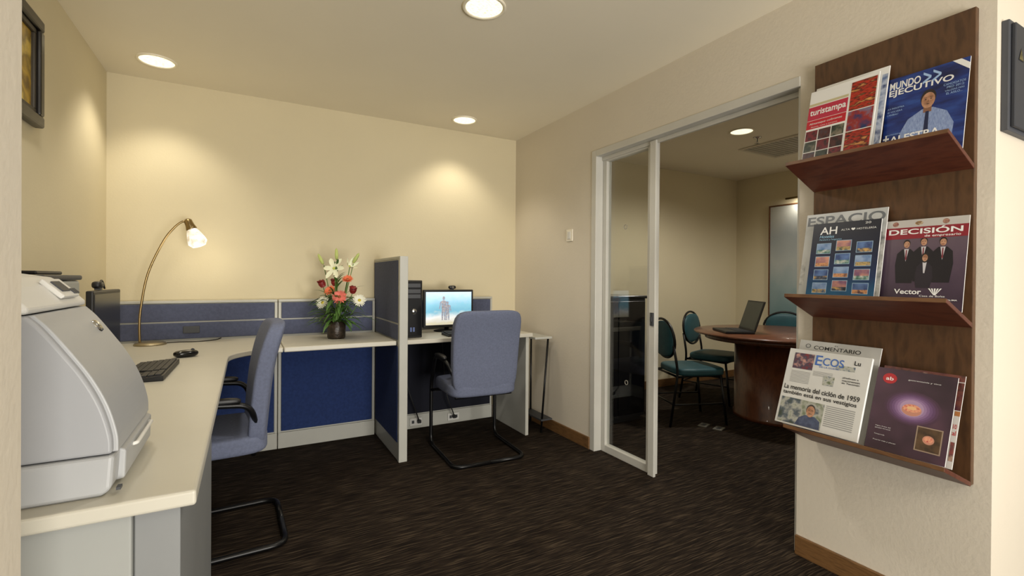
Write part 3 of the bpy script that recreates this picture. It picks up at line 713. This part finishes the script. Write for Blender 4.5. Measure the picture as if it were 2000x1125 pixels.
m=Mag(1,.872,.640,.325,2.026,.18,'dark purple business magazine with four people in dark suits','magazine',photo('ph_mauve',[(52,38,56),(80,64,80),(104,88,98)],scale=5,axis=1),G2)
pp=[]
for u,v in ((.29,.69),(.50,.71),(.73,.70)):
    pp+=[('p',[(u-.13,v-.20),(u-.10,v-.40),(u+.10,v-.40),(u+.13,v-.20),(u+.115,v-.07),(u+.05,v-.02),(u-.05,v-.02),(u-.115,v-.07)],0),('p',[(u-.03,v-.02),(u+.03,v-.02),(u,v-.16)],1),('p',[(u-.008,v-.03),(u+.008,v-.03),(u+.01,v-.14),(u-.01,v-.14)],4),('e',u,v+.042,.044,.044,3),('e',u,v+.030,.037,.038,2),
         ('q',u-.022,u-.008,v+.036,v+.041,3),('q',u+.008,u+.022,v+.036,v+.041,3),('q',u-.014,u+.014,v+.010,v+.015,4)]
u,v=.53,.54
pp+=[('p',[(u-.11,v-.18),(u-.08,v-.30),(u+.08,v-.30),(u+.11,v-.18),(u+.09,v-.07),(u+.04,v-.02),(u-.04,v-.02),(u-.09,v-.07)],5),('p',[(u-.025,v-.02),(u+.025,v-.02),(u+.008,v-.14),(u-.008,v-.14)],1),('e',u,v+.026,.050,.054,3),('e',u,v+.026,.033,.038,2),('q',u-.020,u-.007,v+.032,v+.037,3),('q',u+.007,u+.020,v+.032,v+.037,3),('q',u-.012,u+.012,v+.008,v+.013,4)]
m.print('cover_picture',pp,[MAT((22,18,26)),MAT((196,194,198)),SK,MAT((34,26,24)),MAT((120,50,60)),MAT((36,30,40))])
m.print('top_strip',[('q',0,1,.915,1,0),('e',.12,.957,.04,.028,2),('e',.42,.957,.05,.022,3),('e',.74,.957,.04,.028,2),('q',0,1,.785,.915,1)],[MAT((190,186,180)),MAT((136,30,44)),photo('ph_s1',[(120,60,60),(170,130,110),(60,50,56)],scale=80),photo('ph_s2',[(170,130,70),(120,90,60),(200,180,150)],scale=80)])
m.print('bottom_strip',[('q',.0,1,.0,.10,0)],[MAT((60,44,60))])
m.print('title_text',[('t','DECISIÓN',.04,.835,.90,.075,0,.02),('t','de empresario',.50,.79,.42,.032,0,.01),('t','Vector',.18,.17,.34,.055,0,.02),('t','Casa de Bolsa',.50,.145,.3,.018,0),('t','LOS MEJORES ASESORES FINANCIEROS DE COLIMA',.04,.105,.9,.020,0,.005)],[W])
m.print('fan_logo',[('p',[(.60+.035*k,.235),(.62+.035*k,.235),(.675+.004*k,.165),(.668+.004*k,.165)],0) for k in range(5)],[W])
# bottom shelf
npaper=M('newsprint',(186,185,180),.8,var=.05,scale=20)
m=Mag(2,1.185,.885,.366,1.958,.37,'folded newspaper with black serif masthead standing behind another','newspaper',npaper,G3,name='newspaper')
m.print('title_text',[('t','COMENTARIO',.20,.905,.58,.042,0,.01),('t','EL',.46,.958,.05,.014,0)],[K])
m.print('masthead_seal',[('e',.12,.935,.035,.025,0),('e',.12,.935,.025,.018,1)],[MAT((80,80,80)),MAT((170,170,166))])
m=Mag(2,1.198,.893,.314,1.932,.37,'local newspaper with blue masthead and large headline','newspaper',M('newsprint_light',(208,207,202),.8,var=.03,scale=20),G3,th=.012,name='newspaper')
m.print('text_column',[('q',.36,.60,.735-.013*k,.741-.013*k,0) for k in range(5)]+[('q',.60,.93,.33-.024*k,.342-.024*k,0) for k in range(11)]+[('q',.08,.33,.70-.018*k,.707-.018*k,0) for k in range(9)],[MAT((150,150,148))])
m.print('cover_photo',[('q',.08,.34,.74,.95,0),('q',.62,.84,.80,.86,1),('q',.5,.63,.58,.70,1)],[photo('ph11',[(130,40,44),(60,60,80),(190,140,130)],scale=50),photo('ph12',[(100,110,84),(180,180,170),(70,90,110)],scale=60)])
m.print('front_page_photo',[('q',.03,.58,.02,.345,0)]+[('p',[(.26,.02),(.57,.02),(.56,.12),(.49,.165),(.37,.165),(.30,.12)],1),('e',.43,.235,.058,.076,3),('e',.43,.220,.052,.070,2),('q',.398,.418,.232,.238,3),('q',.442,.462,.232,.238,3),('q',.412,.450,.188,.194,3)],[photo('ph13',[(110,120,96),(170,170,160),(80,90,100),(60,70,60)],scale=26),photo('ph_shirt2',[(50,58,84),(80,90,116)],scale=60),SK,MAT((64,56,52))])
m.print('headline_text',[('t','E',.36,.82,.085,.13,0,.01),('t','COS',.455,.83,.25,.10,0,.01),('t','DE LA COSTA',.42,.795,.24,.02,0,.005),('t','Lu',.82,.885,.07,.055,1,.02),('t','La memoria del ciclón de 1959',.03,.455,.92,.062,1,.014),('t','también está en sus vestigios',.03,.375,.90,.062,1,.014),('t','¡Definen a',.72,.70,.18,.025,1,.01),('t','martinenses',.72,.67,.2,.022,1,.01),('t','de Tecomán',.72,.64,.2,.022,1,.01)],[MAT((60,104,180)),K])
m=Mag(2,.868,.640,.305,1.962,.36,'magazine with white margin and red spine lettering behind another','magazine',MAT((200,196,192)),G3)
m.print('margin_print',[('q',.0,1,.93,1,0),('q',.93,1,.62,.92,0),('q',.5,.56,.94,.99,2),('q',.94,1,.56,.61,3),('t','10',.945,.42,.04,.05,1,.01),('t','al',.945,.35,.04,.05,1,.01),('q',.945,.99,.08,.28,2)],[photo('ph14',[(60,20,40),(110,60,50),(20,14,20)],scale=30),MAT((180,36,44)),photo('ph15',[(150,70,60),(100,60,60),(180,150,130)],scale=50),MAT((170,110,60))])
m=Mag(2,.878,.652,.292,1.946,.36,'purple magazine with a glowing halved fig on the cover','magazine',photo('ph_purple',[(46,30,40),(66,44,58),(82,54,70)],scale=6,detail=2),G3)
rings=[]
cols=[(72,47,66),(82,54,80),(94,64,98),(108,78,116),(128,96,136),(148,118,156),(170,142,172)]
for k in range(7): rings.append(('e',.52,.56,.36-.035*k,.20-.017*k,k))
m.print('cover_picture',rings+[('e',.52,.540,.125,.070,7),('e',.52,.560,.115,.045,8),('e',.52,.562,.06,.020,9),('q',.62,.93,.10,.38,10),('q',.635,.915,.112,.368,11),('e',.775,.24,.07,.05,7),('e',.775,.245,.055,.034,8)],
 [MAT(c) for c in cols]+[MAT((190,132,110)),photo('figflesh',[(200,100,90),(226,166,130),(180,70,70)],scale=120),MAT((224,180,130)),MAT((150,130,112)),photo('figbg',[(60,44,32),(96,72,48)],scale=40)])
m.print('logo_disc',[('e',.18,.875,.095,.065,0)],[MAT((176,40,46))])
m.print('title_text',[('t','ab',.13,.852,.10,.045,0,.01),('t','gastronomía y vino',.42,.88,.4,.018,0),('t','Higos: frutos del',.10,.27,.2,.014,0),('t','paraíso terrenal',.10,.245,.2,.014,0),('t','Temporada',.10,.17,.14,.014,0),('t','Puerto vida y placer',.10,.10,.30,.014,0)],[W])

# ---------------------------------------------------------------- conference room
e=thing('conference_table',(4.11,2.54,0),'round polished mahogany table with drum pedestal','table')
bm=NB(); lathe(bm,[(0,.722),(.66,.722),(.69,.726),(.70,.736),(.69,.745),(0,.745)],seg=64); put('tabletop',bm,m_table,e)
bm=NB(); lathe(bm,[(.58,.68),(.60,.68),(.60,.721),(.0,.721)],seg=64); put('apron',bm,m_table,e)
bm=NB(); lathe(bm,[(0,0),(.36,0),(.36,.03),(.35,.04),(.35,.68),(0,.68)],seg=64); put('pedestal',bm,m_table,e)
def banquet(x,y,rot,label):
    e=thing('banquet_chair',(x,y,0),label,'chair',rot,group='teal banquet chairs')
    bm=NB(); roundbox(bm,(.43,.43,.075),5,(0,.02,.44),8); put('seat',bm,m_teal,e)
    bm=NB(); roundbox(bm,(.37,.05,.30),2.6,(0,-.235,.70),9); put('backrest',bm,m_teal,e)
    ring=[(.20*math.sin(a*math.pi/16),-.235-.02*math.cos(a*math.pi/16),.705+.165*math.cos(a*math.pi/16)) for a in range(32)]
    bm=NB(); tube(bm,ring,.011,8,closed=True); put('back_frame',bm,m_blackm,e)
    for s in (-1,1):
        bm=NB(); tube(bm,fillet([(s*.19,-.238,.66),(s*.195,-.20,.44),(s*.205,-.27,.0)],.08,5),.011,8); put('leg',bm,m_blackm,e)
        bm=NB(); tube(bm,fillet([(s*.19,.18,.41),(s*.205,.225,.0)],.05,3),.011,8); put('leg',bm,m_blackm,e)
    bm=NB(); tube(bm,[(-.195,-.2,.405),(-.19,.18,.405),(.19,.18,.405),(.195,-.2,.405)],.010,8,closed=True)
    tube(bm,[(-.198,-.235,.18),(.198,-.235,.18)],.007,6); tube(bm,[(-.2,-.235,.18),(-.2,.205,.18)],.007,6);tube(bm,[(.2,-.235,.18),(.2,.205,.18)],.007,6)
    put('stretcher',bm,m_blackm,e)
def face(dx,dy): return math.atan2(-dx,dy)
banquet(3.34,2.85,face(.93,-.36),'teal banquet chair with round back beside the conference table')
banquet(4.14,3.22,face(.05,-1)+.25,'teal banquet chair with round back near the laptop')
banquet(4.74,2.88,face(-.9,-.45),'teal banquet chair tucked behind the conference table')
# laptop
e=thing('laptop',(3.74,2.72,.7455),'open black laptop on the round table','laptop',math.radians(-123.5))
bm=NB(); box(bm,-.17,.17,-.12,.12,0,.022); bs=put('base',bm,m_black,e,bevel=.006)
bm=NB()
for r in range(5):
    for c in range(13): box(bm,-.155+c*.0238,-.155+c*.0238+.02,-.01+r*.02,-.01+r*.02+.016,.022,.0245)
o=put('keys',bm,m_dark,bs); o['kind']='stuff'
R=Matrix.Translation((0,.118,.018))@Matrix.Rotation(math.radians(-18),4,'X')
bm=NB(); box(bm,-.17,.17,-.006,.006,0,.27); bm.transform(R); ld=put('lid',bm,m_black,e,bevel=.004)
bm=NB(); box(bm,-.155,.155,-.0075,-.006,.018,.257); bm.transform(R); put('screen',bm,M('laptop_screen',(40,48,44),.3,var=.2),ld)

e=thing('added_low_cabinet',(2.68,3.2,0),'glossy black low cabinet added to darken the view behind the glazed panel','cabinet')  # conjectured cabinet, added so the lower glass panel looks black
bm=NB(); box(bm,2.37,2.99,3.02,3.50,.04,1.04); put('body',bm,m_black,e,world=True,bevel=.004)
bm=NB(); box(bm,2.36,3.0,3.0,3.51,1.041,1.065); put('cabinet_top',bm,m_blackg,e,world=True,bevel=.004)
bm=NB(); box(bm,2.385,2.675,3.005,3.019,.07,1.02); put('door',bm,m_blackg,e,world=True,bevel=.003)
bm=NB(); box(bm,2.685,2.975,3.005,3.019,.07,1.02); put('door',bm,m_blackg,e,world=True,bevel=.003)
bm=NB(); box(bm,2.39,2.97,3.05,3.48,0,.04); put('plinth',bm,m_black,e,world=True)

e=thing('ceiling_vent',(4.37,2.64,H),'square grey ceiling air vent with louvres','vent')
bm=NB(); 
for b in ((-.29,.29,-.29,-.26),(-.29,.29,.26,.29),(-.29,-.26,-.26,.26),(.26,.29,-.26,.26)): box(bm,*b,-.012,0)
put('frame',bm,m_ceil2,e,bevel=.003)
bm=NB()
for k in range(12): box(bm,-.26,.26,-.26+k*.0433,-.26+k*.0433+.03,-.009,-.003)
put('louvres',bm,M('vent_grey',(176,172,160),.6),e)
e=thing('fire_sprinkler',(3.88,2.60,H),'small brass ceiling fire sprinkler head','sprinkler')
bm=NB(); lathe(bm,[(0,0),(.035,0),(.03,-.008),(.008,-.012),(.008,-.04),(0,-.04)],seg=20); put('escutcheon',bm,m_chrome,e)
bm=NB(); lathe(bm,[(0,-.052),(.022,-.052),(.022,-.055),(0,-.055)],seg=16); tube(bm,[(-.008,0,-.035),(-.012,0,-.045),(0,0,-.053)],.002,6);tube(bm,[(.008,0,-.035),(.012,0,-.045),(0,0,-.053)],.002,6); put('deflector',bm,m_chrome,e)
for (x,y) in ((3.30,2.66),(3.33,2.54)):
    e=thing('floor_outlet',(x,y,0),'small grey floor outlet plate on the carpet','outlet',math.radians(20),group='floor outlets')
    bm=NB(); box(bm,-.05,.05,-.035,.035,0,.008); pl=put('plate',bm,M('outlet_grey',(110,108,100),.5),e,bevel=.002)
    for a in (-.03,.005):
        bm=NB(); box(bm,a,a+.025,-.015,.015,.008,.010); put('socket',bm,m_dark,pl)

# cables under computer desk
for pts_ in ([(1.05,3.66,.74),(1.08,3.62,.4),(1.16,3.62,.15),(1.2,3.66,.06)],[(1.38,3.66,.74),(1.40,3.60,.3),(1.46,3.60,.12),(1.50,3.66,.06)]):
    e=thing('power_cable',pts_[-1],'black power cable hanging under the computer desk','cable',group='power cables')
    bm=NB(); tube(bm,catmull(pts_),.005,6); put('cord',bm,m_black,e,world=True)
    bm=NB(); x,y,z=pts_[-1]; box(bm,x-.014,x+.014,y-.01,y+.02,z-.012,z+.012); put('plug',bm,m_black,e,world=True,bevel=.003)

# ---------------------------------------------------------------- camera
yaw=math.radians(29.051); pitch=math.radians(.274); roll=math.radians(.404)
fwd=Vector((math.sin(yaw)*math.cos(pitch),math.cos(yaw)*math.cos(pitch),-math.sin(pitch)))
R0=Vector((math.cos(yaw),-math.sin(yaw),0)); U0=R0.cross(fwd)
Rr=R0*math.cos(roll)+U0*math.sin(roll); Ur=-R0*math.sin(roll)+U0*math.cos(roll)
cam=bpy.data.cameras.new('camera'); co=bpy.data.objects.new('camera',cam); COL.objects.link(co)
bk=-fwd
co.matrix_world=Matrix(((Rr.x,Ur.x,bk.x,0),(Rr.y,Ur.y,bk.y,0),(Rr.z,Ur.z,bk.z,1.2),(0,0,0,1)))
cam.sensor_width=36; cam.lens=930.242*36/2000; cam.shift_y=-13.414/2000; cam.clip_start=.02
scene.camera=co
